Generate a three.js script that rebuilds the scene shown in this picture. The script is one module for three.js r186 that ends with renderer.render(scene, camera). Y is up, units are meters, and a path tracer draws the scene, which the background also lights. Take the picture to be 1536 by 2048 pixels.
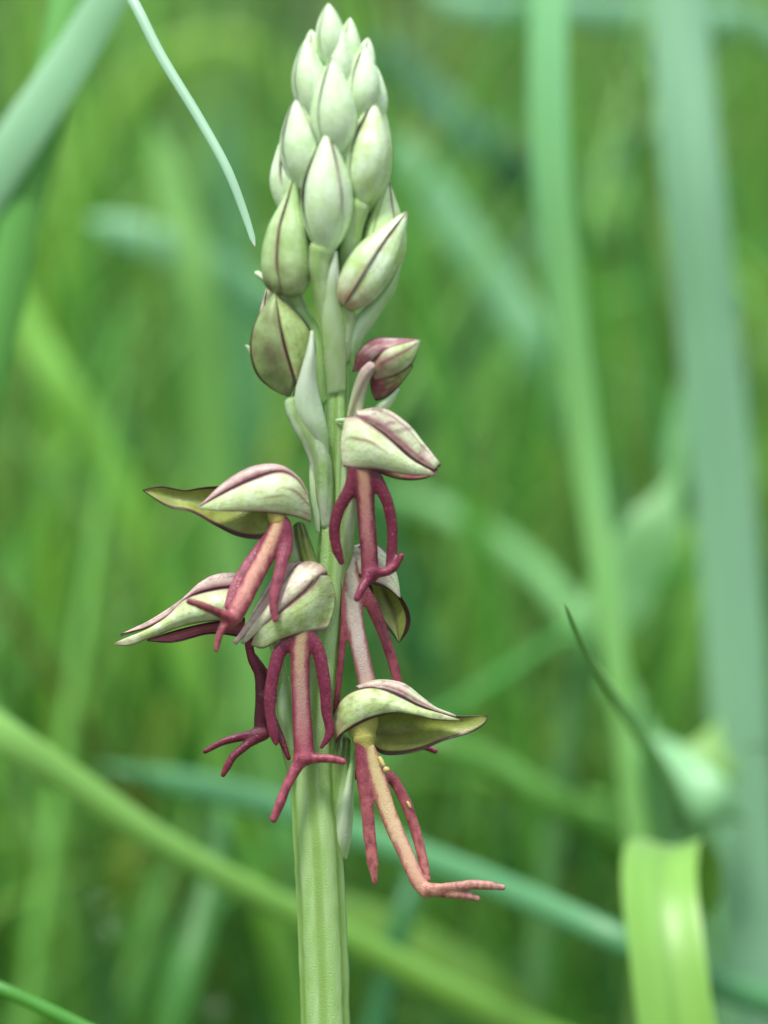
import * as THREE from 'three';
import { ImprovedNoise } from 'three/addons/math/ImprovedNoise.js';

// ------------------------------------------------------------------ camera, sky, light, exposure
const W = 768, H = 1024;
const scene = new THREE.Scene();
const FOV = 21, PITCH = 18 * Math.PI / 180, D = 0.25, EYE = new THREE.Vector3(0, 0.36, 0);
const camera = new THREE.PerspectiveCamera(FOV, W / H, 0.01, 80);
const FWD = new THREE.Vector3(0, -Math.sin(PITCH), -Math.cos(PITCH));
camera.position.copy(EYE);
camera.lookAt(EYE.clone().add(FWD));
camera.focus = D; camera.userData.fStop = 12.5;             // an opening of about 7.5 mm
const renderer = new THREE.WebGLRenderer();
renderer.setSize(W, H);
renderer.toneMapping = THREE.LinearToneMapping;
renderer.toneMappingExposure = 2.85;
renderer.shadowMap.enabled = true;

{ // an overcast sky: brighter towards the zenith, slightly cool
  const w = 256, h = 128, data = new Float32Array(w * h * 4);
  for (let j = 0; j < h; j++) for (let i = 0; i < w; i++) {
    const y = Math.max(0, Math.sin(((j + 0.5) / h - 0.5) * Math.PI)), L = 0.54 * (1 + 2 * y) / 3, o = (j * w + i) * 4;
    data[o] = L * 0.88; data[o + 1] = L * 1.0; data[o + 2] = L * 1.06; data[o + 3] = 1;
  }
  const sky = new THREE.DataTexture(data, w, h, THREE.RGBAFormat, THREE.FloatType);
  sky.mapping = THREE.EquirectangularReflectionMapping; sky.magFilter = THREE.LinearFilter; sky.needsUpdate = true;
  scene.background = sky; scene.environment = sky;
}
const sun = new THREE.DirectionalLight(0xfffaf2, 1.5);
sun.name = 'sun'; sun.position.set(-0.42, 1.9, 0.6); sun.castShadow = true; sun.shadow.radius = 22;
sun.shadow.camera.left = sun.shadow.camera.bottom = -1; sun.shadow.camera.right = sun.shadow.camera.top = 1; sun.shadow.camera.far = 6;
scene.add(sun, sun.target);

// ------------------------------------------------------------------ helpers
const TAN = Math.tan(FOV * Math.PI / 360), U = D * TAN / 1024;   // metres per photograph pixel in the focal plane
const RIGHT = new THREE.Vector3(1, 0, 0), UP = new THREE.Vector3().crossVectors(RIGHT, FWD);
const V = (x, y, z) => new THREE.Vector3(x, y, z);
function Pd(px, py, d) { return EYE.clone().addScaledVector(FWD, d).addScaledVector(RIGHT, (px - 768) / 1024 * TAN * d).addScaledVector(UP, (1024 - py) / 1024 * TAN * d); }
const lean = (py) => py < 1250 ? (1250 - py) * 0.2 : (1250 - py) * 0.14;      // the spike stands nearly upright, the lens looks down on it
function P(x, y, z) { return Pd(x, y, D - (z + lean(y)) * U); }
let seed = 7;
const rnd = () => { seed = (seed * 1664525 + 1013904223) >>> 0; return seed / 4294967296; };
const rr = (a, b) => a + (b - a) * rnd();
const IN = new ImprovedNoise();
const noise = (x, y, z = 0) => IN.noise(x + 31.7, y + 11.3, z + 5.1);
const fbm = (x, y, z = 0) => noise(x, y, z) * 0.6 + noise(x * 2.1, y * 2.1, z * 2.1 + 9) * 0.3 + noise(x * 4.3, y * 4.3, z * 4.3 + 4) * 0.16;
const sm = (a, b, x) => { const t = Math.min(1, Math.max(0, (x - a) / (b - a))); return t * t * (3 - 2 * t); };
const col = (hex) => new THREE.Color(hex).toArray();
const mix = (a, b, t) => { t = Math.min(1, Math.max(0, t)); return [a[0] + (b[0] - a[0]) * t, a[1] + (b[1] - a[1]) * t, a[2] + (b[2] - a[2]) * t]; };
const used = {};
function numbered(n) { const k = used[n] = (used[n] ?? -1) + 1; return k ? `${n}_${String(k).padStart(3, '0')}` : n; }
function tag(o, label, category, group) { o.userData = { label, category }; if (group) o.userData.group = group; return o; }

const orchid = new THREE.Group();
const BASE = V(0, 0, 0);
function closed(pos, idx, colr, uv, origin) {       // one geometry, faces turned outwards, metres from origin
  let vol = 0;
  for (let i = 0; i < idx.length; i += 3) {
    const a = pos[idx[i]], b = pos[idx[i + 1]], c = pos[idx[i + 2]], o = pos[0];
    const ax = a.x - o.x, ay = a.y - o.y, az = a.z - o.z, bx = b.x - o.x, by = b.y - o.y, bz = b.z - o.z, cx = c.x - o.x, cy = c.y - o.y, cz = c.z - o.z;
    vol += ax * (by * cz - bz * cy) + ay * (bz * cx - bx * cz) + az * (bx * cy - by * cx);
  }
  if (vol < 0) for (let i = 0; i < idx.length; i += 3) { const t = idx[i]; idx[i] = idx[i + 1]; idx[i + 1] = t; }
  const p = new Float32Array(pos.length * 3);
  pos.forEach((v, i) => { p[i * 3] = v.x - origin.x; p[i * 3 + 1] = v.y - origin.y; p[i * 3 + 2] = v.z - origin.z; });
  const g = new THREE.BufferGeometry();
  g.setAttribute('position', new THREE.BufferAttribute(p, 3));
  g.setAttribute('color', new THREE.BufferAttribute(new Float32Array(colr.flat()), 3));
  g.setAttribute('uv', new THREE.BufferAttribute(new Float32Array(uv.flat()), 2));
  g.setIndex(idx); g.computeVertexNormals();
  return g;
}
function put(name, g, m, parent) { const o = new THREE.Mesh(g, m); o.name = parent ? name : numbered(name); o.castShadow = o.receiveShadow = true; (parent ?? scene).add(o); return o; }

// a thin shell with two faces and a rim: fn(t, s) gives photograph pixels and depth; color(t, s, front, x, y)
function sheet(fn, nt, ns, th, color, place = P, origin = BASE, uvScale = U) {
  const pos = [], c = [], uv = [], idx = [], n = (nt + 1) * (ns + 1), e = 6e-3;
  const mid = [];
  for (let i = 0; i <= nt; i++) for (let j = 0; j <= ns; j++) {
    const t = i / nt, s = j / ns * 2 - 1;
    const p = fn(t, s), a = fn(Math.min(1, t + e), s), a0 = fn(Math.max(0, t - e), s), b = fn(t, Math.min(1, s + e)), b0 = fn(t, Math.max(-1, s - e));
    const u = V(a[0] - a0[0], a[1] - a0[1], a[2] - a0[2]), w = V(b[0] - b0[0], b[1] - b0[1], b[2] - b0[2]);
    let nn = u.cross(w); if (nn.length() < 1e-9) nn = mid.length ? mid[mid.length - 1].n.clone() : V(0, 0, 1);
    nn.normalize(); mid.push({ p, n: nn, t, s });
  }
  const flip = mid.reduce((k, m) => k + m.n.z, 0) < 0 ? -1 : 1;   // the front face is the one towards the lens' side
  for (const side of [1, -1]) for (const { p, n: nn, t, s } of mid) {
    const h = side * flip * th / 2 * (0.3 + 0.7 * Math.sqrt(Math.max(0, 1 - s ** 4)) * Math.min(1, 6 * (1 - t) + 0.25));
    pos.push(place(p[0] + nn.x * h, p[1] + nn.y * h, p[2] + nn.z * h));
    c.push(color(t, s, side > 0, p[0], p[1], p[2])); uv.push([p[0] * uvScale / 0.004 + p[2] * uvScale / 0.006, p[1] * uvScale / 0.004]);
  }
  const q = (a, b, d, f) => idx.push(a, b, d, b, f, d);
  for (let i = 0; i < nt; i++) for (let j = 0; j < ns; j++) {
    const a = i * (ns + 1) + j, b = a + 1, d = a + ns + 1, f = d + 1;
    q(a, b, d, f); q(n + b, n + a, n + f, n + d);
  }
  for (let i = 0; i < nt; i++) { const a = i * (ns + 1), d = a + ns + 1; q(n + a, a, n + d, d); q(a + ns, n + a + ns, d + ns, n + d + ns); }
  for (let j = 0; j < ns; j++) { const a = j, b = nt * (ns + 1) + j; q(a, n + a, a + 1, n + a + 1); q(n + b, b, n + b + 1, b + 1); }
  return closed(pos, idx, c, uv, origin);
}
const curve = (pts) => {          // points at even spacing along a smooth curve
  const c = new THREE.CatmullRomCurve3(pts.map((p) => V(...p)), false, 'centripetal'), n = 240; c.arcLengthDivisions = 300; const tab = c.getSpacedPoints(n);
  return (t) => { const f = Math.min(1, Math.max(0, t)) * n, i = Math.min(n - 1, Math.floor(f)), k = f - i, a = tab[i], b = tab[i + 1]; return V(a.x + (b.x - a.x) * k, a.y + (b.y - a.y) * k, a.z + (b.z - a.z) * k); };
};
function loft(A, M, B) {          // a surface through two edges and a midrib
  const a = curve(A), m = curve(M), b = curve(B);
  return (t, s) => {
    const p = a(t), q = m(t), r = b(t), x = s * (s - 1) / 2, y = 1 - s * s, z = s * (s + 1) / 2;
    return [p.x * x + q.x * y + r.x * z, p.y * x + q.y * y + r.y * z, p.z * x + q.z * y + r.z * z];
  };
}
// a tapering stalk through [x, y, z, radius] with ribs, rounded at both ends
function stalk(pts, color, { n = 60, m = 28, ribs = 0, depth = 0.06, twist = 0, flat = 1, rough = 0, phase = 0 } = {}) {
  const c = curve(pts.map((p) => p.slice(0, 3))), rc = curve(pts.map((p, i) => [i * 40, p[3], 0]));
  const lens = []; { let L = 0; pts.forEach((p, i) => { if (i) L += Math.hypot(p[0] - pts[i - 1][0], p[1] - pts[i - 1][1], p[2] - pts[i - 1][2]); lens.push(L); }); }
  const rad = (t) => { const L = t * lens[lens.length - 1]; let i = 1; while (i < lens.length - 1 && lens[i] < L) i++; const f = (L - lens[i - 1]) / (lens[i] - lens[i - 1] || 1), k = f * f * (3 - 2 * f); return pts[i - 1][3] + (pts[i][3] - pts[i - 1][3]) * k; };
  const L = lens[lens.length - 1], pos = [], cc = [], uv = [], idx = [];
  for (let i = 0; i <= n; i++) {
    const t = i / n, p = c(t), tan = c(Math.min(1, t + 0.01)).sub(c(Math.max(0, t - 0.01))).normalize();
    const sx = V(0, 0, 1).cross(tan).normalize(), sz = tan.clone().cross(sx).normalize(), r = rad(t);
    const cap = Math.sqrt(Math.max(0.02, Math.min(1, 1 - (1 - Math.min(1, Math.min(t, 1 - t) * L / (r * 0.8))) ** 2)));
    for (let j = 0; j <= m; j++) {
      const th = j / m * Math.PI * 2, wob = 1 + (ribs ? depth * (Math.abs(Math.cos((th + twist * t + phase) * ribs / 2)) - 0.6) : 0) + rough * fbm(p.x * 0.05, p.y * 0.03, th);
      const R = r * wob * cap, x = Math.cos(th) * R, z = Math.sin(th) * R * flat;
      pos.push(P(p.x + sx.x * x + sz.x * z, p.y + sx.y * x + sz.y * z, p.z + sx.z * x + sz.z * z));
      cc.push(color(t, th, p.x + x * sx.x, p.y)); uv.push([th * r * U / 0.004, t * L * U / 0.004]);
    }
  }
  for (let i = 0; i < n; i++) for (let j = 0; j < m; j++) { const a = i * (m + 1) + j, b = a + m + 1; idx.push(a, b, a + 1, b, b + 1, a + 1); }
  for (const [row, up] of [[0, 1], [n, 0]]) {
    const k = pos.length, ctr = V(0, 0, 0); for (let j = 0; j < m; j++) ctr.add(pos[row * (m + 1) + j]); pos.push(ctr.divideScalar(m)); cc.push(cc[row * (m + 1)]); uv.push([0, 0]);
    for (let j = 0; j < m; j++) { const a = row * (m + 1) + j; up ? idx.push(k, a, a + 1) : idx.push(k, a + 1, a); }
  }
  const g = closed(pos, idx, cc, uv, BASE), N = g.attributes.normal;      // close the seam of the normals
  for (let i = 0; i <= n; i++) { const a = i * (m + 1), b = a + m, v = V(N.getX(a) + N.getX(b), N.getY(a) + N.getY(b), N.getZ(a) + N.getZ(b)).normalize(); N.setXYZ(a, v.x, v.y, v.z); N.setXYZ(b, v.x, v.y, v.z); }
  return g;
}
// limbs joined smoothly: distances to tapered bones, smooth minimum, surface nets; split by limb afterwards
function limbs(chains, k, cell) {
  const bones = [];
  chains = chains.map((ch) => { const n = (ch.pts.length - 1) * 4, c = new THREE.CatmullRomCurve3(ch.pts.map((p) => V(p[0], p[1], p[2])), false, 'centripetal'), pts = []; for (let i = 0; i <= n; i++) { const p = c.getPoint(i / n), k = Math.min(ch.pts.length - 2, Math.floor(i / 4)), f = i / 4 - k; pts.push([p.x, p.y, p.z, ch.pts[k][3] + (ch.pts[k + 1][3] - ch.pts[k][3]) * f]); } return { ...ch, pts }; });
  chains.forEach((ch, part) => { for (let i = 1; i < ch.pts.length; i++) bones.push({ a: ch.pts[i - 1], b: ch.pts[i], part, flat: ch.flat ?? 1, t0: (i - 1) / (ch.pts.length - 1), dt: 1 / (ch.pts.length - 1) }); });
  for (const b of bones) { b.my = (b.a[1] + b.b[1]) / 2; b.reach = Math.abs(b.a[1] - b.b[1]) / 2 + Math.max(b.a[3], b.b[3]) + 22; }
  const lo = [1e9, 1e9, 1e9], hi = [-1e9, -1e9, -1e9];
  for (const b of bones) for (const p of [b.a, b.b]) for (let q = 0; q < 3; q++) { lo[q] = Math.min(lo[q], p[q] - p[3] - 6); hi[q] = Math.max(hi[q], p[q] + p[3] + 6); }
  const dist = (b, x, y, z) => {
    const dx = b.b[0] - b.a[0], dy = b.b[1] - b.a[1], dz = (b.b[2] - b.a[2]) / b.flat, L = dx * dx + dy * dy + dz * dz;
    const h = Math.min(1, Math.max(0, ((x - b.a[0]) * dx + (y - b.a[1]) * dy + (z - b.a[2]) / b.flat * dz) / L));
    const ex = x - b.a[0] - dx * h, ey = y - b.a[1] - dy * h, ez = (z - b.a[2]) / b.flat - dz * h;
    return [Math.sqrt(ex * ex + ey * ey + ez * ez) - (b.a[3] + (b.b[3] - b.a[3]) * h), h, ex];
  };
  const best = new Array(chains.length);
  const field = (x, y, z) => { let s = 0; best.fill(30); for (const b of bones) { if (Math.abs(y - b.my) > b.reach) continue; const d = dist(b, x, y, z)[0]; if (d < best[b.part]) best[b.part] = d; } for (const d of best) if (d < 30) s += Math.exp(-d / k); return (s > 0 ? -Math.log(s) * k : 30) - 1.3 * fbm(x * 0.04, y * 0.035, z * 0.04); };
  const N = [0, 1, 2].map((q) => Math.ceil((hi[q] - lo[q]) / cell) + 1), at = (i, j, l) => (l * N[1] + j) * N[0] + i, F = new Float32Array(N[0] * N[1] * N[2]);
  for (let l = 0; l < N[2]; l++) for (let j = 0; j < N[1]; j++) for (let i = 0; i < N[0]; i++) F[at(i, j, l)] = field(lo[0] + i * cell, lo[1] + j * cell, lo[2] + l * cell);
  const vid = new Int32Array(F.length).fill(-1), px = [], idx = [];
  for (let l = 0; l < N[2] - 1; l++) for (let j = 0; j < N[1] - 1; j++) for (let i = 0; i < N[0] - 1; i++) {
    let cnt = 0, sx = 0, sy = 0, sz = 0;
    const c = [0, 1, 2, 3, 4, 5, 6, 7].map((q) => F[at(i + (q & 1), j + (q >> 1 & 1), l + (q >> 2))]);
    for (const [a, b] of [[0, 1], [2, 3], [4, 5], [6, 7], [0, 2], [1, 3], [4, 6], [5, 7], [0, 4], [1, 5], [2, 6], [3, 7]]) if ((c[a] < 0) !== (c[b] < 0)) {
      const f = c[a] / (c[a] - c[b]); cnt++;
      sx += (a & 1) + f * ((b & 1) - (a & 1)); sy += (a >> 1 & 1) + f * ((b >> 1 & 1) - (a >> 1 & 1)); sz += (a >> 2) + f * ((b >> 2) - (a >> 2));
    }
    if (cnt) { vid[at(i, j, l)] = px.length; px.push([lo[0] + (i + sx / cnt) * cell, lo[1] + (j + sy / cnt) * cell, lo[2] + (l + sz / cnt) * cell]); }
  }
  const quad = (a, b, c, d, f) => { if (f) idx.push(a, b, c, a, c, d); else idx.push(a, c, b, a, d, c); };
  for (let l = 1; l < N[2] - 1; l++) for (let j = 1; j < N[1] - 1; j++) for (let i = 1; i < N[0] - 1; i++) {
    const f = F[at(i, j, l)] < 0;
    if (f !== F[at(i + 1, j, l)] < 0) quad(vid[at(i, j - 1, l - 1)], vid[at(i, j, l - 1)], vid[at(i, j, l)], vid[at(i, j - 1, l)], f);
    if (f !== F[at(i, j + 1, l)] < 0) quad(vid[at(i - 1, j, l - 1)], vid[at(i - 1, j, l)], vid[at(i, j, l)], vid[at(i, j, l - 1)], f);
    if (f !== F[at(i, j, l + 1)] < 0) quad(vid[at(i - 1, j - 1, l)], vid[at(i, j - 1, l)], vid[at(i, j, l)], vid[at(i - 1, j, l)], f);
  }
  const part = [], cc = px.map(([x, y, z]) => {
    let own = null, wsum = 0, mixd = [0, 0, 0];
    for (const b of bones) {
      if (Math.abs(y - b.my) > b.reach) continue;
      const [d, h, ex] = dist(b, x, y, z);
      if (!own || d < own.d) own = { d, b };
      const w = Math.exp(-Math.max(d, -8) / 3.2);
      if (w > 1e-5) { const r = b.a[3] + (b.b[3] - b.a[3]) * h, c = chains[b.part].color(b.t0 + b.dt * h, ex / r, x, y); wsum += w; for (let q = 0; q < 3; q++) mixd[q] += w * c[q]; }
    }
    part.push(own.b.part);
    return mixd.map((v) => v / wsum);
  });
  const g = closed(px.map((p) => P(...p)), idx, cc, px.map((p) => [(p[0] + 0.6 * p[2]) * U / 0.004, (p[1] + 0.8 * p[2]) * U / 0.004]), BASE), I = g.index.array;
  return chains.map((ch, k2) => {          // one geometry per limb, sharing the smooth normals
    const map = new Map(), out = [];
    for (let i = 0; i < I.length; i += 3) {
      const pp = [part[I[i]], part[I[i + 1]], part[I[i + 2]]], own = pp[1] === pp[2] ? pp[1] : pp[0];
      if (own === k2) for (let q = 0; q < 3; q++) { const v = I[i + q]; if (!map.has(v)) map.set(v, map.size); out.push(map.get(v)); }
    }
    const r = new THREE.BufferGeometry();
    for (const [n, w] of [['position', 3], ['normal', 3], ['color', 3], ['uv', 2]]) { const src = g.attributes[n].array, dst = new Float32Array(map.size * w); for (const [v, m] of map) for (let q = 0; q < w; q++) dst[m * w + q] = src[v * w + q]; r.setAttribute(n, new THREE.BufferAttribute(dst, w)); }
    r.setIndex(out); return r;
  });
}

// ------------------------------------------------------------------ materials
function grain(size, f) { const d = new Uint8Array(size * size * 4); for (let j = 0; j < size; j++) for (let i = 0; i < size; i++) { const v = Math.max(0, Math.min(255, f(i, j))); d.set([v, v, v, 255], (j * size + i) * 4); } const t = new THREE.DataTexture(d, size, size); t.wrapS = t.wrapT = THREE.RepeatWrapping; t.magFilter = THREE.LinearFilter; t.minFilter = THREE.LinearMipmapLinearFilter; t.generateMipmaps = true; t.needsUpdate = true; return t; }
const cells = []; for (let i = 0; i < 24; i++) for (let j = 0; j < 30; j++) cells.push([Math.min(255.9, (i + 0.9 * rnd()) * 256 / 24), Math.min(255.9, (j + 0.9 * rnd()) * 256 / 30), rr(0.65, 1)]);
const cellGrid = new Map(); cells.forEach((c) => { const k = (c[0] >> 4) + ',' + (c[1] >> 4); (cellGrid.get(k) ?? cellGrid.set(k, []).get(k)).push(c); });
const skinGrain = grain(256, (i, j) => {         // the swollen cells of the skin: tiny domes
  let best = 1e9, amp = 1;
  for (let a = -1; a <= 1; a++) for (let b = -1; b <= 1; b++) for (const c of cellGrid.get((((i >> 4) + a + 16) % 16) + ',' + (((j >> 4) + b + 16) % 16)) ?? []) {
    let dx = Math.abs(i - c[0]), dy = Math.abs(j - c[1]); dx = Math.min(dx, 256 - dx); dy = Math.min(dy, 256 - dy);
    const d = dx * dx + dy * dy * 0.8; if (d < best) { best = d; amp = c[2]; }
  }
  return 255 * amp * Math.max(0, 1 - best / 50);
});
const stemGrain = skinGrain.clone(); stemGrain.repeat.set(1.5, 1.5); stemGrain.needsUpdate = true;
const M = {
  stem: new THREE.MeshPhysicalMaterial({ name: 'stem_skin', vertexColors: true, roughness: 0.27, bumpMap: stemGrain, bumpScale: 7e-5, color: new THREE.Color(0.84, 0.84, 0.84) }),
  sepal: new THREE.MeshPhysicalMaterial({ name: 'sepal_skin', vertexColors: true, roughness: 0.36, bumpMap: skinGrain, bumpScale: 2e-5, transmission: 0.18, thickness: 0, side: THREE.DoubleSide }),
  bud: new THREE.MeshPhysicalMaterial({ name: 'bud_skin', vertexColors: true, roughness: 0.3, clearcoat: 0.5, clearcoatRoughness: 0.22, bumpMap: skinGrain, bumpScale: 2.4e-5, side: THREE.DoubleSide }),
  bract: new THREE.MeshPhysicalMaterial({ name: 'bract_skin', vertexColors: true, roughness: 0.4, bumpMap: skinGrain, bumpScale: 2e-5, transmission: 0.3, thickness: 0, side: THREE.DoubleSide }),
  lip: new THREE.MeshPhysicalMaterial({ name: 'lip_skin', vertexColors: true, color: new THREE.Color(0.76, 0.74, 0.76), roughness: 0.31, bumpMap: skinGrain, bumpScale: 3e-5 }),
  blade: new THREE.MeshPhysicalMaterial({ name: 'blade_skin', vertexColors: true, roughness: 0.42, transmission: 0.42, thickness: 0, side: THREE.DoubleSide }),
  grass: new THREE.MeshPhysicalMaterial({ name: 'grass_skin', roughness: 0.5, specularIntensity: 0.7, transmission: 0.4, thickness: 0, side: THREE.DoubleSide }),
};
const C = {
  pale: col('#cfe5b8'), green: col('#b0cf84'), olive: col('#869a44'), stem: col('#a4d078'), stemPale: col('#bce09c'), stemDeep: col('#88b04e'),
  white: col('#e2eddc'), cream: col('#e4e9c4'), pink: col('#d4b8b0'), rose: col('#a25a66'), purple: col('#3c1320'), wine: col('#661d38'), red: col('#8f3350'), redPale: col('#bb6674'),
  yellow: col('#d3c86a'), sand: col('#caa779'), salmon: col('#dc9a78'), blush: col('#dfccc0'), dark: col('#33161b'),
};
// colour of a sepal: green, flushed and mottled with purple, dark along its margins and veins
const sepalColor = (o = {}) => (t, s, front, x, y, z) => {
  const n = fbm(x * 0.03, y * 0.03, 3 + (o.k ?? 0)), f = fbm(x * 0.12, y * 0.12, 8);
  let c = front || !o.inner ? mix(o.base ?? C.pale, o.alt ?? C.green, 0.5 + n * 1.8) : mix(o.inner, C.olive, 0.4 + n);
  if (o.flush && (front || !o.inner)) c = mix(c, o.flushTo ?? C.pink, o.flush(t, s) * (0.85 + 0.5 * n));
  if (o.mottle) c = mix(c, C.purple, o.mottle * sm(0.05, 0.36, fbm(x * 0.045 + 4, y * 0.07, 2)));
  for (const [vs, vw, amt, t0 = 0, t1 = 1] of o.veins ?? []) c = mix(c, C.purple, amt * Math.exp(-(((s - vs + 0.04 * n) / vw) ** 2)) * sm(t0 - 0.08, t0 + 0.06, t) * (1 - sm(t1 - 0.1, t1 + 0.02, t)) * (0.8 + 0.6 * f));
  c = mix(c, C.rose, (o.soft ?? 0.4) * sm(0.62, 0.98, Math.abs(s) + 0.22 * n) * (0.7 + f));
  for (const [vs, vw, amt, t0 = 0, t1 = 1] of o.veins ?? []) c = mix(c, C.rose, 0.4 * amt * Math.exp(-(((s - vs + 0.06 * n) / (vw * 2.6)) ** 2)) * sm(t0 - 0.1, t0 + 0.1, t) * (1 - sm(t1 - 0.1, t1 + 0.05, t)));
  c = mix(c, C.rose, 0.3 * sm(0.12, 0.4, fbm(x * 0.16, y * 0.16, 5 + (o.k ?? 0))));
  c = mix(c, C.rose, (o.net ?? 0.3) * Math.pow(Math.abs(Math.sin(s * 8 + 2.6 * n + (o.k ?? 0))), 14) * sm(-0.3, 0.4, n + 0.2));
  const e = (o.edge ?? 0.9) - 0.05;
  c = mix(c, C.purple, (o.edgeAmt ?? 0.95) * sm(e - 0.03 + 0.06 * n, e + 0.035, Math.abs(s)) * sm(-0.05, 0.1, t + 0.2));
  c = mix(c, C.purple, (o.tip ?? 0.6) * sm(0.93 + 0.03 * n, 1, t));
  return c.map((v) => v * (1 + 0.22 * f));
};
const greenSkin = (o = {}) => (t, th, x, y) => {
  const n = fbm(x * 0.06, y * 0.012, th * 0.5), f = fbm(x * 0.2, y * 0.1, th);
  let c = mix(o.a ?? C.stem, o.b ?? C.stemPale, 0.45 + n * 1.3 + 0.2 * f);
  if (o.bands) c = mix(c, o.deep ?? C.stemDeep, 0.75 * sm(0.72, 1, Math.abs(Math.sin((th + (o.twist ?? 0) * t + (o.phase ?? 0)) * o.bands / 2))));
  if (o.stripe) c = mix(c, C.dark, o.stripe(t) * sm(0.2, 0.8, Math.abs(Math.cos((th + t) * 4)) + 0.4 * n));
  if (o.top) c = mix(c, o.top, sm(o.topAt ?? 0.6, 1, t));
  return c;
};

// ------------------------------------------------------------------ the orchid
orchid.name = numbered('orchid'); scene.add(orchid);
tag(orchid, 'upright orchid spike with pale green buds and hanging wine-red lobed flowers, in sharp focus', 'orchid');
const rootPx = P(662, 2048, 0); BASE.set(rootPx.x + 0.002, 0, rootPx.z - 0.03); orchid.position.copy(BASE);
function part(name, parent = orchid, label) { const g = new THREE.Group(); g.name = name; parent.add(g); if (label) g.userData.label = label; return g; }

{ // the stem, tapering from the ground into the spike, with shallow ribs
  const pts = [[660, 6400, -40, 62], [664, 4200, -20, 56], [658, 2700, -5, 52], [651, 2048, 0, 48], [645, 1860, 0, 48], [637, 1700, 0, 48], [628, 1580, 0, 45], [630, 1450, 0, 42], [645, 1300, 0, 37], [658, 1200, 0, 32], [665, 1100, 0, 29], [668, 1000, 0, 27], [672, 880, 0, 25], [674, 760, 0, 22], [672, 650, 0, 20], [668, 500, 0, 18], [666, 320, 0, 15], [666, 140, 0, 8]];
  put('stem', stalk(pts, greenSkin({ bands: 6, phase: -0.08, deep: col('#8ab44c') }), { n: 320, m: 84, ribs: 6, depth: 0.08, rough: 0.05, phase: -0.08 }), M.stem, orchid);
}
// a closed bud: three sepals wrapped round its axis, on a ribbed ovary
const BUDS = [];
function bud(o) {
  const g = part('bud', orchid, o.label), a = V(...o.base), b = V(...o.tip), bow = V(o.bow ?? 0, o.bowY ?? 0, 0);
  const ax = b.clone().sub(a), L = ax.length(); ax.normalize();
  const side = V(0, 0, 1).cross(ax).normalize().multiplyScalar(-1); if (side.x < 0) side.negate();
  const face = ax.clone().cross(side).normalize(); if (face.z < 0) face.negate();
  const full = o.full ?? 0.45, prof = (t) => { const q = Math.pow(t, Math.log(0.5) / Math.log(full)); return Math.pow(Math.sin(Math.PI * Math.min(1, 0.08 + 0.92 * q)), 0.8) * (1 - (o.beak ?? 0.22) * sm(0.5, 0.95, t)) + 0.015; };
  for (let k = 0; k < 3; k++) {
    const c0 = ((o.turn ?? 20) + 120 * k) * Math.PI / 180;
    const fn = (t, s) => {
      const th = c0 + s * 66 * Math.PI / 180 * (1 - 0.25 * t * t), R = o.w * prof(t) * (1 + 0.065 * s + 0.085 * Math.cos(3 * (th - c0)) * (1 - 0.6 * t) + 0.05 * fbm(t * 2.2, s * 1.5, k + o.base[0])), p = a.clone().addScaledVector(ax, t * L).addScaledVector(bow, Math.sin(t * Math.PI));
      p.addScaledVector(side, Math.sin(th) * R).addScaledVector(face, Math.cos(th) * R * (o.flat ?? 0.92));
      return [p.x, p.y, p.z];
    };
    const colr = (t, s, front, x, y) => {
      const n = fbm(x * 0.025, y * 0.025, k * 3 + 1);
      let c = mix(o.a ?? C.pale, o.b ?? C.green, 0.4 + 1.1 * n + 0.25 * (1 - t));
      if (o.flush) c = mix(c, o.flushTo ?? C.rose, o.flush * sm(0.4, 0.0, t) * (0.8 + n));
      c = mix(c, C.rose, 0.35 * (o.margin ?? 0.6) * sm(0.6, 1.0, Math.abs(s) + 0.2 * n) * sm(o.marginFrom ?? 0.35, (o.marginFrom ?? 0.35) + 0.25, t));
      c = mix(c, C.purple, (o.margin ?? 0.6) * sm(0.87, 0.99, Math.abs(s)) * sm(o.marginFrom ?? 0.35, (o.marginFrom ?? 0.35) + 0.25, t));
      if (o.rib) c = mix(c, C.purple, o.rib * Math.exp(-((s / 0.055) ** 2)) * sm(0.0, 0.1, t));
      c = mix(c, o.b ?? C.green, 0.5 * Math.pow(Math.abs(Math.sin(s * 7 + n * 2)), 10)); c = mix(c, C.rose, 0.25 * (o.margin ?? 0.6) * sm(0.15, 0.4, fbm(x * 0.14, y * 0.14, k + 4)));
      c = mix(c, C.purple, (o.tipAmt ?? 0.7) * sm(0.93, 1, t));
      return c.map((v) => v * (1 + 0.1 * fbm(x * 0.12, y * 0.12)));
    };
    put('sepal', sheet(fn, 56, 40, 4, colr), M.bud, g);
  }
  if (o.ovary) put('ovary', stalk(o.ovary, greenSkin({ a: C.green, b: C.pale, bands: 3, deep: C.stem, twist: 1.5 }), { n: 40, m: 24, ribs: 6, depth: 0.1, twist: 1.5 }), M.stem, g);
  return g;
}
const PB = col('#dff2d6'), PG = col('#c6e2ae');
bud({ base: [664, 130, 8], tip: [657, 8, 10], w: 28, turn: 0, beak: 0, a: PB, b: PG, margin: 0, tipAmt: 0, label: 'pale topmost bud of the spike' });
bud({ base: [698, 155, -8], tip: [700, 36, -4], w: 22, turn: 30, beak: 0, a: PB, b: PG, margin: 0.1, tipAmt: 0 });
bud({ base: [720, 170, -22], tip: [736, 76, -22], w: 20.9, turn: 60, beak: 0, a: PB, b: PG, margin: 0.2, tipAmt: 0.2 });
bud({ base: [634, 160, -10], tip: [622, 60, -10], w: 22, turn: 50, beak: 0, a: PB, b: PG, margin: 0.1, tipAmt: 0 });
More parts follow.
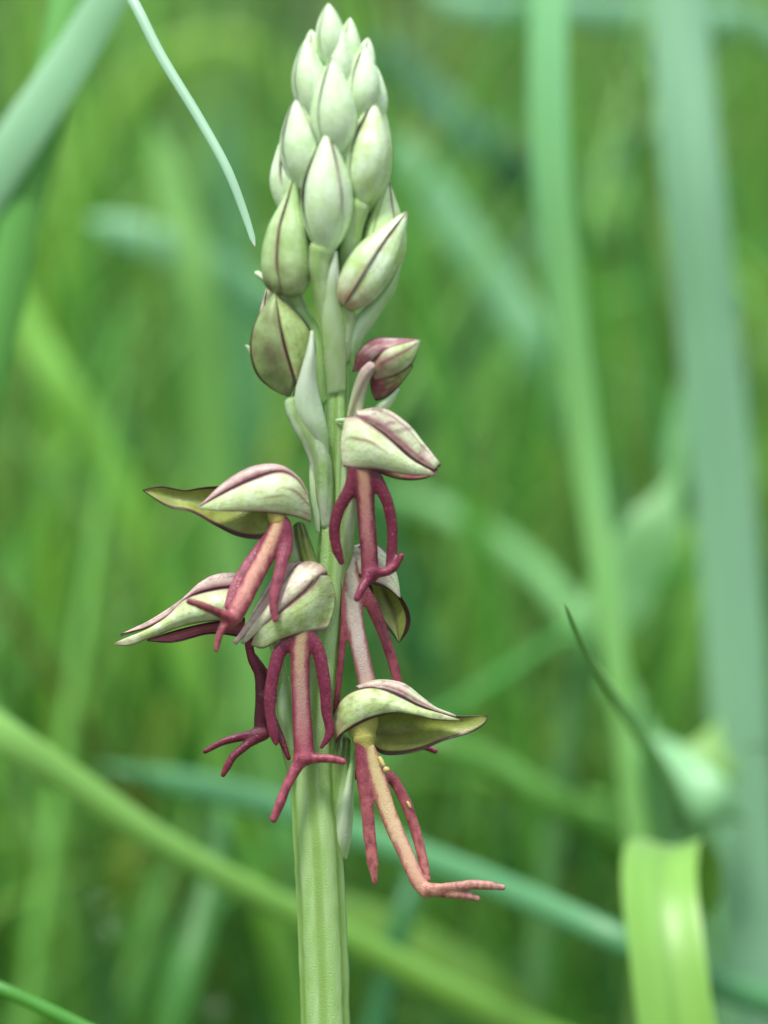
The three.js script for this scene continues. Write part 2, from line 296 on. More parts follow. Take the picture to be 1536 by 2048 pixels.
bud({ base: [680, 190, 14], tip: [684, 58, 20], w: 25.6, turn: -20, beak: 0.1, a: PB, b: PG, margin: 0.1, tipAmt: 0 });
bud({ base: [624, 232, 12], tip: [613, 78, 14], w: 33.2, turn: -10, beak: 0.05, a: PB, b: PG, margin: 0.1, tipAmt: 0.1 });
bud({ base: [718, 235, 10], tip: [729, 92, 12], w: 36.1, turn: 25, beak: 0.1, a: PB, b: PG, margin: 0.35, tipAmt: 0.5 });
bud({ base: [742, 260, -20], tip: [750, 130, -18], w: 26.6, turn: 70, beak: 0.1, a: PB, b: PG, margin: 0.4, tipAmt: 0.5 });
bud({ base: [668, 230, -10], tip: [668, 90, -5], w: 34.2, turn: 45, a: PB, b: PG, margin: 0.1 });
bud({ base: [672, 306, 34], tip: [665, 117, 48], w: 44.6, turn: 8, full: 0.42, beak: 0.1, a: PB, b: PG, margin: 0.5, marginFrom: 0.7, ovary: [[690, 470, 4, 18], [688, 380, 12, 24], [676, 290, 32, 28]] });
bud({ base: [609, 376, 20], tip: [592, 198, 26], w: 39.9, turn: -12, full: 0.46, beak: 0.1, a: PB, b: PG, margin: 0.6, marginFrom: 0.45, ovary: [[655, 500, 0, 14], [632, 430, 8, 18], [611, 364, 18, 24]] });
bud({ base: [720, 404, 20], tip: [749, 205, 28], w: 47.5, turn: 14, full: 0.46, beak: 0.1, a: PB, b: col('#bcd690'), margin: 0.6, marginFrom: 0.5, ovary: [[682, 620, 2, 16], [692, 540, 12, 20], [702, 460, 22, 23], [715, 392, 24, 30]] });
bud({ base: [730, 430, -22], tip: [758, 190, -18], w: 40.9, turn: 40, beak: 0.1, a: C.pale, b: C.green, margin: 0.5, ovary: [[690, 560, -10, 15], [715, 480, -18, 18], [731, 420, -22, 22]] });
bud({ base: [590, 434, -8], tip: [566, 274, -4], w: 35.1, turn: 30, beak: 0.15, a: PB, b: PG, margin: 0.7, ovary: [[640, 560, -8, 14], [610, 480, -10, 18], [590, 425, -8, 20]] });
bud({ base: [651, 498, 52], tip: [654, 264, 62], w: 48.4, turn: -22, full: 0.46, beak: 0.1, a: PB, b: PG, margin: 0.9, marginFrom: 0.2, label: 'large pale bud at the front of the spike', ovary: [[667, 740, 8, 16], [658, 650, 26, 19], [645, 570, 42, 21], [641, 525, 50, 23], [649, 480, 52, 30]] });
bud({ base: [576, 590, 26], tip: [592, 338, 30], w: 46.5, turn: 30, full: 0.27, bow: -8, beak: 0.6, a: col('#bcd8a0'), b: col('#98bc72'), margin: 0.95, marginFrom: 0.05, flush: 0.75, flushTo: col('#6a3c48'), label: 'drop-shaped bud with dark seams on the left', ovary: [[645, 740, -8, 14], [612, 650, -8, 15], [580, 580, 14, 18]] });
bud({ base: [757, 560, -6], tip: [777, 366, -4], w: 43.7, turn: -25, full: 0.4, a: C.pale, b: C.green, margin: 0.8, marginFrom: 0.2, rib: 0.6, flush: 0.3 });
bud({ base: [690, 612, 46], tip: [814, 424, 44], w: 44.6, turn: 52, full: 0.42, a: PB, b: C.green, margin: 1, marginFrom: -0.2, rib: 0.25, flush: 0.75, label: 'slanting bud with one long purple stripe', ovary: [[688, 730, 8, 14], [694, 660, 24, 17], [692, 600, 40, 18]] });
bud({ base: [548, 700, -22], tip: [538, 566, -20], w: 22, turn: 10, a: C.pink, b: C.green, margin: 0.4 });

// bracts: pale pointed scales
function bract(A, B, bulge, colr, parent = orchid, th = 5) {
  const Mid = A.map((p, i) => [(p[0] + B[i][0]) / 2, (p[1] + B[i][1]) / 2, (p[2] + B[i][2]) / 2 + bulge * (i && i < A.length - 1 ? 1 : 0.25)]);
  return put('bract', sheet(loft(A, Mid, B), 44, 14, th, colr), M.bract, parent);
}
const bractColor = (tipWhite, a = C.stemPale, b = C.stem) => (t, s, f, x, y) => mix(mix(a, b, 0.5 + fbm(x * 0.04, y * 0.015) * 1.2), C.white, tipWhite(t, s) - 0.1 + 0.25 * fbm(x * 0.09, y * 0.03, 4) + 0.12 * Math.sin(s * 11 + 2 * fbm(x * 0.02, y * 0.02)));
bract([[671, 503, 62], [656, 545, 56], [647, 600, 50], [645, 660, 42], [649, 720, 32], [655, 790, 22]], [[673, 503, 62], [678, 550, 56], [682, 592, 50], [689, 645, 42], [692, 695, 32], [691, 780, 22]], 12, bractColor((t) => 0.95 * (1 - sm(0.12, 0.36, t)), C.pale, C.green));
bract([[800, 528, 8], [768, 572, 14], [722, 622, 18], [695, 656, 18], [690, 700, 14]], [[801, 532, 8], [790, 580, 14], [752, 640, 18], [722, 685, 18], [708, 740, 12]], 14, bractColor((t) => 0.35 + 0.3 * sm(0.35, 0.6, t) - 0.5 * sm(0.7, 0.95, t)));
bract([[510, 543, 4], [535, 558, 6], [572, 580, 8], [610, 614, 8], [640, 660, 8], [652, 720, 8], [656, 800, 6]], [[510, 547, 4], [530, 566, 4], [556, 596, 2], [585, 640, 0], [606, 690, 0], [622, 750, 0], [640, 810, 2]], 12, bractColor((t, s) => 0.75 * (1 - sm(0.2, 0.5, t)) + 0.25 * sm(-0.4, -1, s)));
bract([[512, 544, 6], [522, 556, 8], [530, 572, 8]], [[516, 542, 4], [530, 552, 6], [545, 566, 6]], 4, bractColor(() => 0.8));
bract([[623, 662, 66], [614, 700, 66], [601, 745, 66], [590, 790, 62], [597, 832, 58], [622, 880, 50]], [[625, 662, 66], [631, 712, 62], [634, 770, 58], [646, 822, 52], [655, 862, 46], [658, 910, 40]], 16, bractColor((t) => 0.75 - 0.7 * sm(0.6, 0.95, t), C.white, C.stemPale));
bract([[634, 872, 20], [620, 930, 22], [621, 990, 22], [632, 1065, 18]], [[640, 875, 20], [640, 930, 26], [641, 990, 26], [640, 1065, 22]], 4, bractColor(() => 0.55));
bract([[705, 1500, 30], [688, 1580, 26], [672, 1650, 18], [668, 1712, 10]], [[712, 1500, 20], [707, 1590, 14], [703, 1672, 8], [694, 1718, 4]], 14, bractColor((t) => 0.7 * sm(0.1, 0.4, t) - 0.55 * sm(0.8, 1, t)));
bract([[797, 777, 30], [772, 797, 32], [752, 812, 32], [744, 832, 28]], [[798, 779, 28], [785, 806, 24], [770, 826, 22], [758, 845, 20]], 8, bractColor(() => 0.7));
bract([[560, 1360, 6], [556, 1410, 8], [562, 1470, 8], [584, 1550, 6]], [[578, 1352, -6], [584, 1410, 0], [592, 1470, 0], [604, 1560, 0]], 12, bractColor(() => 0.3));
bract([[580, 1060, 22], [578, 1090, 24], [592, 1130, 22]], [[592, 1060, 22], [600, 1090, 22], [606, 1140, 18]], 6, bractColor(() => 0.75));
bract([[672, 840, 28], [682, 837, 30], [692, 836, 34]], [[672, 842, 28], [683, 844, 30], [694, 848, 34]], 2, bractColor(() => 0.6));
bract([[490, 690, -10], [496, 700, -10], [506, 722, -10]], [[494, 690, -10], [506, 700, -10], [516, 722, -10]], 2, bractColor(() => 0.7));

// ---- open flowers: hood sepals, yellow column, lip with body, two arms, two legs
function flower(label) { const g = part('flower', orchid, label); return g; }
const sepal = (g, A, Mi, B, o = {}) => put(o.name ?? 'sepal', sheet(loft(A, Mi, B), 84, 60, o.th ?? 4, sepalColor(o)), M.sepal, g);
function lip(g, o) {
  const body = (t, e, x, y) => {
    const n = fbm(x * 0.07, y * 0.03, 6), f = fbm(x * 0.25, y * 0.12, 2), c = mix(mix(o.top, o.mid ?? o.bottom, t * 2), o.bottom, t * 2 - 1);
    return mix(c, o.edge ?? C.red, sm(o.e0 ?? 0.22, 0.9, Math.abs(e) + 0.45 * n) * 0.95 + 0.25 * f + 0.35 * sm(0.15, 0.45, fbm(x * 0.3, y * 0.3, 9)));
  };
  const limb = (a, b) => (t, e, x, y) => mix(mix(mix(a, b, t), C.wine, 0.3 + 1.1 * fbm(x * 0.08, y * 0.05, 3)), C.redPale, 0.4 * sm(0.1, 0.4, fbm(x * 0.22, y * 0.18, 7)) + 0.03);
  const chains = [{ pts: o.body, flat: 0.6, color: body }];
  for (const a of o.arms) chains.push({ pts: a.map((p) => [p[0], p[1], p[2], p[3] * 1.14]), flat: 0.55, color: limb(o.arm ?? C.red, o.armTip ?? o.arm ?? C.red), name: 'lip_arm' });
  for (const a of o.legs) chains.push({ pts: a, color: limb(o.leg ?? C.red, o.legTip ?? o.leg ?? C.red), name: 'lip_leg' });
  limbs(chains, 3.4, 2.6).forEach((geo, i) => put(chains[i].name ?? 'lip_body', geo, M.lip, g));
}
const ovary = (g, pts, o = {}) => put('ovary', stalk(pts, greenSkin({ a: o.a ?? C.stem, b: o.b ?? C.pale, bands: 3, deep: o.deep ?? C.stemDeep, twist: 2, stripe: o.stripe, top: o.top, topAt: o.topAt }), { n: 60, m: 28, ribs: 6, depth: 0.12, twist: 2 }), M.stem, g);

{ // upper left: an opening hood that still points upwards
  const g = flower('large opening flower like an upright purse on the left');
  sepal(g, [[547, 588, 40], [520, 625, 40], [503, 668, 38], [501, 712, 38], [515, 752, 40], [545, 779, 42], [578, 795, 44]], [[549, 588, 44], [534, 640, 66], [534, 690, 74], [546, 735, 70], [566, 775, 56], [579, 795, 46]], [[551, 588, 46], [559, 640, 62], [569, 690, 68], [582, 735, 66], [590, 765, 60], [580, 796, 46]], { base: col('#9cb876'), alt: col('#80995a'), edge: 0.92, edgeAmt: 1, flush: (t, s) => 0.55 * Math.exp(-(((t - 0.55) / 0.28) ** 2) - ((s - 0.1) / 0.6) ** 2) + 0.5 * sm(0.75, 1, t), flushTo: col('#543c42'), tip: 0.3 });
  sepal(g, [[552, 588, 42], [559, 640, 58], [569, 690, 64], [582, 735, 62], [592, 768, 58], [586, 795, 46]], [[553, 588, 40], [578, 640, 56], [598, 690, 56], [602, 740, 52], [590, 790, 46]], [[555, 590, 34], [592, 622, 30], [622, 662, 22], [632, 700, 18], [622, 750, 24], [598, 790, 36]], { base: col('#b6d08a'), alt: col('#9cb86c'), edge: 0.93, edgeAmt: 1, flush: (t, s) => 0.4 * sm(0.6, 0.95, t), flushTo: C.rose, tip: 0.2, k: 2 });
  ovary(g, [[655, 1060, 12, 14], [650, 990, 24, 19], [641, 920, 34, 21], [618, 868, 40, 22], [592, 828, 42, 19], [580, 792, 44, 14]], { b: C.white });
}
{ // right: a half-open purple hood
  const g = flower('small half-open purple flower on the right');
  sepal(g, [[744, 735, 50], [768, 700, 66], [800, 688, 66], [840, 681, 50]], [[744, 745, 56], [775, 725, 78], [808, 708, 74], [841, 682, 50]], [[752, 760, 50], [790, 752, 62], [822, 730, 60], [841, 684, 50]], { base: C.pale, alt: C.green, veins: [[-0.15, 0.14, 0.95, 0.2]], flush: (t, s) => 0.75 * sm(0.62, 0.2, t) , flushTo: col('#9a5f6a'), mottle: 0.12, edge: 0.93 });
  sepal(g, [[706, 745, 26], [716, 705, 34], [745, 678, 34], [790, 676, 38], [840, 680, 48]], [[712, 742, 44], [735, 705, 58], [765, 690, 62], [800, 686, 60], [840, 681, 49]], [[735, 745, 52], [755, 715, 66], [785, 697, 68], [815, 688, 60], [841, 682, 50]], { base: C.pink, alt: C.rose, mottle: 0.3, veins: [[-0.3, 0.07, 0.8], [0.2, 0.06, 0.7]], edge: 0.88, flush: (t) => 0.95 * sm(0.75, 0.15, t), flushTo: C.purple, k: 5 });
  sepal(g, [[744, 742, 40], [765, 745, 56], [795, 745, 56], [824, 726, 48]], [[742, 775, 34], [765, 775, 50], [790, 762, 48], [825, 730, 44]], [[752, 802, 22], [770, 796, 28], [795, 775, 30], [826, 734, 42]], { base: C.rose, alt: C.green, mottle: 0.25, veins: [[-0.2, 0.07, 0.7], [0.3, 0.06, 0.6]], edge: 0.86, flush: (t) => 0.7 * sm(0.7, 0.1, t), flushTo: C.wine, k: 8 });
  ovary(g, [[690, 935, 8, 14], [702, 872, 20, 16], [711, 825, 30, 15], [719, 782, 44, 14], [731, 748, 58, 13], [748, 726, 66, 10]], { a: C.pale, b: C.cream, top: C.pink, topAt: 0.55, deep: col('#8a7a50') });
}
{ // upper right flower
  const g = flower('wine-red flower at the upper right under a pale green hood');
  sepal(g, [[714, 836, 56], [770, 878, 62], [830, 926, 70], [868, 942, 70]], [[712, 824, 38], [762, 817, 40], [813, 848, 44], [847, 888, 54], [879, 928, 68]], [[712, 850, -4], [765, 850, -8], [810, 885, 2], [850, 930, 34], [880, 934, 64]], { base: C.blush, alt: C.pale, mottle: 0.5, veins: [[-0.8, 0.08, 0.9], [-0.3, 0.035, 0.7, 0.1, 0.9], [0.0, 0.025, 0.5]], edge: 0.93, k: 1, flush: (t, s) => 0.5 * sm(0.9, 0, t) });
  sepal(g, [[730, 925, 34], [780, 920, 30], [830, 925, 38], [872, 932, 60]], [[738, 938, 46], [790, 948, 42], [840, 950, 54], [875, 940, 66]], [[745, 936, 62], [797, 957, 66], [838, 958, 72], [868, 952, 74]], { base: col('#b09a72'), alt: C.rose, edge: 0.72, k: 4 });
  sepal(g, [[694, 831, 58], [716, 834, 68], [770, 872, 78], [825, 922, 84], [869, 946, 80]], [[683, 882, 66], [735, 888, 100], [800, 920, 98], [869, 948, 80]], [[687, 934, 66], [720, 938, 84], [753, 939, 90], [810, 949, 90], [869, 951, 80]], { base: col('#deeec6'), alt: col('#c9e0a4'), veins: [[-0.12, 0.05, 0.9, 0.12, 0.42], [-0.05, 0.03, 0.6, 0.38, 0.52]], flush: (t, s) => 0.8 * sm(0.78, 1, Math.abs(s)) + 0.6 * sm(0.8, 1, t) + 0.5 * sm(0.08, 0, t), flushTo: col('#cfa8a8'), edge: 0.97, edgeAmt: 0.7, k: 2 });
  put('column', stalk([[722, 900, 58, 18], [724, 940, 66, 16]], () => C.yellow), M.lip, g);
  lip(g, { top: col('#c09a70'), mid: col('#b87c78'), bottom: C.red, edge: C.wine, arm: col('#74203c'), body: [[724, 925, 70, 19], [728, 965, 74, 19], [733, 1040, 78, 18], [738, 1100, 82, 18], [740, 1148, 84, 17]],
    arms: [[[712, 940, 72, 14], [702, 975, 75, 12], [681, 1012, 76, 11], [671, 1042, 76, 10.5], [669, 1070, 76, 10], [675, 1102, 76, 9], [683, 1124, 76, 6]], [[738, 938, 72, 14], [757, 968, 74, 12], [772, 998, 75, 10.5], [782, 1035, 75, 10], [785, 1075, 75, 10], [782, 1120, 78, 9], [780, 1134, 80, 7]]],
    legs: [[[738, 1150, 86, 12], [731, 1164, 94, 9.5], [721, 1182, 104, 9], [714, 1197, 110, 7]], [[748, 1142, 84, 10], [768, 1145, 84, 8.5], [788, 1135, 84, 8], [803, 1112, 84, 6]]] });
  ovary(g, [[676, 1200, 2, 12], [690, 1090, 22, 18], [698, 990, 34, 17], [700, 900, 44, 15], [706, 850, 50, 12]], { a: C.green, b: C.pale });
}
{ // upper left open flower
  const g = flower('pinkish red flower on the left, its lip bent towards the viewer');
  sepal(g, [[560, 975, -12], [444, 972, 2], [402, 975, 14], [369, 980, 20], [320, 972, 22], [285, 979, 20]], [[566, 1018, -24], [450, 1012, -14], [380, 997, 4], [330, 990, 12], [285, 980, 20]], [[556, 1058, 20], [525, 1077, 26], [477, 1073, 30], [434, 1053, 30], [382, 1024, 28], [337, 1014, 26], [285, 981, 20]], { base: col('#9fae58'), alt: C.olive, edge: 0.92, tip: 0.9, k: 3 });
  sepal(g, [[613, 992, 62], [592, 960, 70], [561, 946, 74], [503, 963, 76], [440, 992, 74], [399, 1014, 70]], [[614, 988, 36], [598, 960, 40], [558, 932, 48], [511, 933, 52], [460, 958, 56], [398, 1013, 68]], [[605, 1010, 0], [590, 985, 0], [555, 965, -6], [510, 965, 0], [460, 985, 20], [404, 1013, 58]], { base: C.pink, alt: C.blush, mottle: 0.3, veins: [[-0.86, 0.12, 1], [-0.3, 0.05, 0.5], [0.05, 0.03, 0.35]], k: 6 });
  sepal(g, [[613, 986, 62], [592, 957, 74], [561, 944, 78], [503, 961, 80], [440, 991, 78], [399, 1015, 71]], [[619, 1015, 58], [578, 985, 96], [510, 992, 96], [450, 1007, 86], [398, 1016, 71]], [[621, 1044, 52], [591, 1034, 76], [542, 1026, 88], [493, 1023, 88], [440, 1022, 82], [399, 1018, 71]], { base: col('#deeec4'), alt: col('#c9dfa2'), veins: [[-0.15, 0.06, 0.75, 0.0, 0.3], [0.2, 0.05, 0.5, 0.3, 0.5], [0.55, 0.05, 0.5, 0, 0.16]], flush: (t, s) => 0.75 * sm(0.75, 1, Math.abs(s)) + 0.4 * sm(0.2, 0, t), flushTo: col('#c9a0a2'), edge: 0.97, edgeAmt: 0.75, tip: 0.4, k: 9 });
  put('column', stalk([[553, 1005, 58, 22], [555, 1035, 66, 19], [560, 1056, 72, 15]], () => col('#cdbb66')), M.lip, g);
  lip(g, { top: C.sand, mid: col('#dea08c'), bottom: col('#c86c78'), edge: C.red, e0: 0.3, arm: col('#8a2c4e'), armTip: C.redPale, leg: col('#b2565f'), legTip: col('#b0686a'), body: [[560, 1044, 72, 15], [541, 1090, 88, 18], [506, 1160, 114, 19], [474, 1222, 136, 19], [463, 1241, 140, 14]],
    arms: [[[548, 1062, 72, 9], [520, 1096, 78, 10], [490, 1138, 96, 10], [466, 1182, 116, 9], [456, 1212, 128, 7]], [[568, 1050, 74, 13], [573, 1090, 84, 12], [563, 1130, 100, 11], [551, 1180, 116, 10], [547, 1212, 120, 8], [551, 1238, 122, 6]]],
    legs: [[[466, 1238, 142, 10], [430, 1222, 160, 9], [400, 1210, 172, 8.5], [379, 1203, 180, 7]], [[454, 1244, 142, 10], [441, 1264, 150, 8], [435, 1285, 154, 6.5], [433, 1300, 156, 5]]] });
  ovary(g, [[648, 1210, 4, 12], [624, 1140, 20, 16], [608, 1088, 34, 15], [596, 1044, 42, 12]], { a: col('#8c9a4a'), b: C.green, stripe: (t) => 0.75 * sm(0.3, 0.9, t) });
}
{ // lower left rear flower, seen from its side
  const g = flower('dark red flower at the far left under a long pale pointed hood');
  sepal(g, [[490, 1235, 16], [412, 1246, 20], [346, 1262, 22], [296, 1279, 24]], [[490, 1258, 4], [412, 1258, 10], [346, 1274, 16], [294, 1280, 24]], [[490, 1276, 25], [440, 1268, 30], [412, 1269, 30], [346, 1285, 30], [294, 1282, 25]], { base: C.rose, alt: C.redPale, edge: 0.85, k: 2 });
  sepal(g, [[500, 1192, 14], [470, 1180, 20], [430, 1182, 24], [369, 1201, 28], [337, 1234, 26], [290, 1258, 20], [240, 1268, 14]], [[505, 1165, 0], [470, 1148, 4], [428, 1152, 10], [400, 1167, 15], [366, 1198, 20], [300, 1242, 14], [240, 1270, 13]], [[500, 1180, -30], [460, 1170, -30], [410, 1180, -20], [350, 1222, -8], [300, 1252, 4], [241, 1273, 12]], { base: C.pink, alt: C.blush, veins: [[-0.87, 0.1, 0.9], [-0.4, 0.04, 0.5]], mottle: 0.35, k: 5 });
  sepal(g, [[500, 1188, 22], [470, 1177, 26], [430, 1180, 30], [369, 1199, 32], [335, 1233, 32], [288, 1263, 30], [229, 1286, 28]], [[494, 1215, 48], [430, 1212, 58], [370, 1228, 54], [300, 1262, 42], [229, 1288, 28]], [[482, 1246, 40], [428, 1242, 44], [356, 1255, 40], [298, 1277, 36], [259, 1291, 32], [229, 1290, 28]], { base: col('#dcecc2'), alt: col('#bcd48c'), flush: (t, s) => 0.7 * sm(0.72, 1, Math.abs(s)) + 0.5 * sm(0.7, 1, t), flushTo: col('#cfb4ac'), mottle: 0.12, edge: 0.97, k: 7 });
  lip(g, { top: C.wine, bottom: C.wine, edge: col('#4a1a28'), arm: col('#6a2034'), leg: col('#7d2740'), body: [[496, 1262, 18, 9], [502, 1312, 14, 9], [519, 1350, 12, 11], [523, 1400, 12, 13], [521, 1450, 12, 13], [524, 1468, 12, 12]],
    arms: [[[508, 1316, 8, 7], [535, 1352, 2, 7.5], [560, 1388, -2, 7], [580, 1416, -6, 6]], [[530, 1395, 18, 8], [546, 1440, 22, 8], [561, 1475, 50, 7], [577, 1516, 56, 4.5]]],
    legs: [[[518, 1466, 14, 10], [484, 1473, 18, 8.5], [445, 1484, 22, 7.5], [410, 1503, 24, 5]], [[530, 1468, 14, 10], [497, 1488, 22, 8.5], [466, 1514, 28, 8], [455, 1532, 30, 8], [446, 1550, 32, 5]]] });
  ovary(g, [[590, 1560, 4, 12], [574, 1480, 2, 15], [566, 1400, -2, 14], [556, 1310, -4, 12], [520, 1230, 4, 12]], { a: C.stem, b: C.stemPale });
}
{ // lower left front flower
  const g = flower('red flower before the stem with spread legs, under a rounded striped hood');
  sepal(g, [[607, 1124, 30], [577, 1126, 46], [558, 1140, 56], [535, 1170, 66], [508, 1220, 76], [478, 1270, 80], [465, 1284, 82]], [[610, 1130, 40], [585, 1140, 62], [560, 1165, 76], [530, 1205, 84], [495, 1252, 86], [468, 1287, 82]], [[620, 1140, 50], [600, 1155, 76], [570, 1190, 88], [535, 1225, 92], [500, 1262, 88], [472, 1290, 82]], { base: C.blush, alt: C.pink, veins: [[-0.35, 0.1, 0.7, 0.4]], mottle: 0.2, k: 3, th: 5 });
  sepal(g, [[608, 1123, 34], [590, 1132, 66], [572, 1158, 82], [540, 1205, 92], [505, 1250, 92], [481, 1285, 86]], [[640, 1130, 50], [625, 1142, 86], [592, 1170, 104], [550, 1215, 108], [510, 1258, 96], [484, 1287, 86]], [[655, 1150, 50], [634, 1156, 86], [605, 1190, 100], [565, 1222, 102], [520, 1262, 94], [487, 1289, 86]], { base: C.blush, alt: C.cream, flush: (t, s) => 0.6 * sm(0.2, 0, t) + 0.35 * sm(0.3, 1, s), flushTo: C.rose, veins: [[0.82, 0.09, 1, -0.2, 0.9]], mottle: 0.3, edge: 0.95, k: 6 });
  sepal(g, [[641, 1138, 60], [634, 1152, 90], [618, 1175, 102], [591, 1200, 106], [555, 1228, 104], [512, 1263, 94], [502, 1287, 84]], [[668, 1186, 42], [630, 1212, 98], [582, 1240, 108], [540, 1264, 98], [503, 1289, 84]], [[653, 1260, 72], [622, 1266, 84], [591, 1271, 90], [558, 1281, 90], [525, 1297, 87], [503, 1291, 84]], { base: col('#d8eab8'), alt: col('#b6d284'), flush: (t, s) => 0.75 * sm(-0.72, -1, s) + 0.55 * sm(0.8, 1, s) + 0.5 * sm(0.85, 1, t), flushTo: col('#b98c94'), edge: 0.95, edgeAmt: 0.8, mottle: 0.2, tip: 0.3, k: 1 });
  put('column', stalk([[604, 1225, 62, 24], [603, 1265, 76, 21]], () => C.yellow), M.lip, g);
  lip(g, { top: col('#c4ae80'), mid: col('#bd9088'), bottom: col('#b4586a'), edge: C.red, arm: col('#842e4e'), leg: col('#b85c6c'), legTip: col('#b45a6a'), body: [[602, 1255, 78, 21], [600, 1330, 82, 19.5], [602, 1400, 84, 18.5], [606, 1470, 86, 20], [608, 1508, 87, 20]],
    arms: [[[588, 1276, 78, 14], [562, 1300, 80, 12], [548, 1341, 82, 11.5], [541, 1388, 82, 11], [541, 1427, 82, 10], [548, 1468, 82, 9], [552, 1486, 82, 5]], [[618, 1274, 78, 14], [635, 1298, 80, 11.5], [645, 1340, 80, 11.5], [651, 1380, 78, 11], [653, 1425, 76, 9.5], [660, 1458, 74, 8.5], [655, 1476, 74, 7], [643, 1494, 74, 4]]],
    legs: [[[601, 1520, 88, 14], [588, 1544, 92, 11], [573, 1573, 98, 10], [560, 1607, 104, 10], [547, 1638, 108, 8]], [[616, 1516, 88, 12], [640, 1517, 92, 9], [665, 1518, 96, 8.5], [686, 1523, 98, 7]]] });
}
{ // right middle flower, behind
  const g = flower('pale pink-bodied flower behind on the right, between two hoods');
  sepal(g, [[735, 1168, -8], [742, 1205, -12], [760, 1240, -8], [785, 1268, 0], [797, 1285, 2]], [[760, 1165, -25], [778, 1205, -30], [791, 1242, -14], [798, 1285, 2]], [[786, 1172, 0], [812, 1208, 8], [821, 1237, 10], [816, 1262, 10], [799, 1285, 2]], { base: col('#93a34a'), alt: C.olive, flush: (t, s) => 0.8 * Math.exp(-(((s - 0.05) / 0.2) ** 2)), flushTo: col('#4c4a22'), edge: 0.8, k: 2 });
  sepal(g, [[699, 1096, -8], [740, 1084, -18], [772, 1105, -18], [794, 1146, -14], [800, 1192, -4]], [[702, 1104, 12], [745, 1116, 16], [778, 1150, 12], [801, 1194, 4]], [[712, 1150, 16], [744, 1168, 22], [772, 1177, 20], [800, 1197, 6]], { base: C.blush, alt: C.pale, veins: [[0.05, 0.06, 0.4]], edge: 0.9, k: 5, flush: (t) => 0.4 * sm(0.6, 0, t) });
  sepal(g, [[703, 1092, 10], [705, 1120, 4], [716, 1148, 2], [730, 1160, 4]], [[712, 1094, 4], [716, 1122, 0], [724, 1145, 0], [736, 1160, 4]], [[720, 1092, 8], [726, 1118, 6], [732, 1140, 6], [740, 1156, 6]], { base: C.wine, alt: C.rose, edge: 0.8, k: 4 });
  lip(g, { top: col('#d8d2bc'), mid: col('#d8c8bd'), bottom: col('#c89f92'), edge: col('#a5686c'), e0: 0.45, arm: col('#9a4a58'), leg: C.red, body: [[702, 1125, 18, 13], [705, 1190, 22, 19], [711, 1250, 24, 18], [723, 1315, 24, 18], [735, 1370, 22, 18], [742, 1402, 14, 15]],
    arms: [[[694, 1185, 18, 9], [689, 1240, 26, 7], [684, 1300, 26, 6.5], [677, 1370, 24, 6], [671, 1425, 20, 5]], [[722, 1178, 20, 13], [742, 1206, 20, 12], [759, 1247, 18, 10.5], [777, 1297, 16, 9.5], [790, 1340, 14, 9], [801, 1388, 10, 7]]],
    legs: [[[740, 1404, 10, 9], [728, 1450, -12, 8], [718, 1510, -4, 7], [714, 1556, 0, 5]], [[742, 1406, 0, 10], [775, 1440, -75, 8], [835, 1485, -90, 7], [870, 1502, -70, 6]]] });
  ovary(g, [[668, 1330, 2, 12], [684, 1240, 2, 14], [697, 1160, 0, 13], [708, 1110, -4, 11]], { a: C.stem, b: C.pale });
}
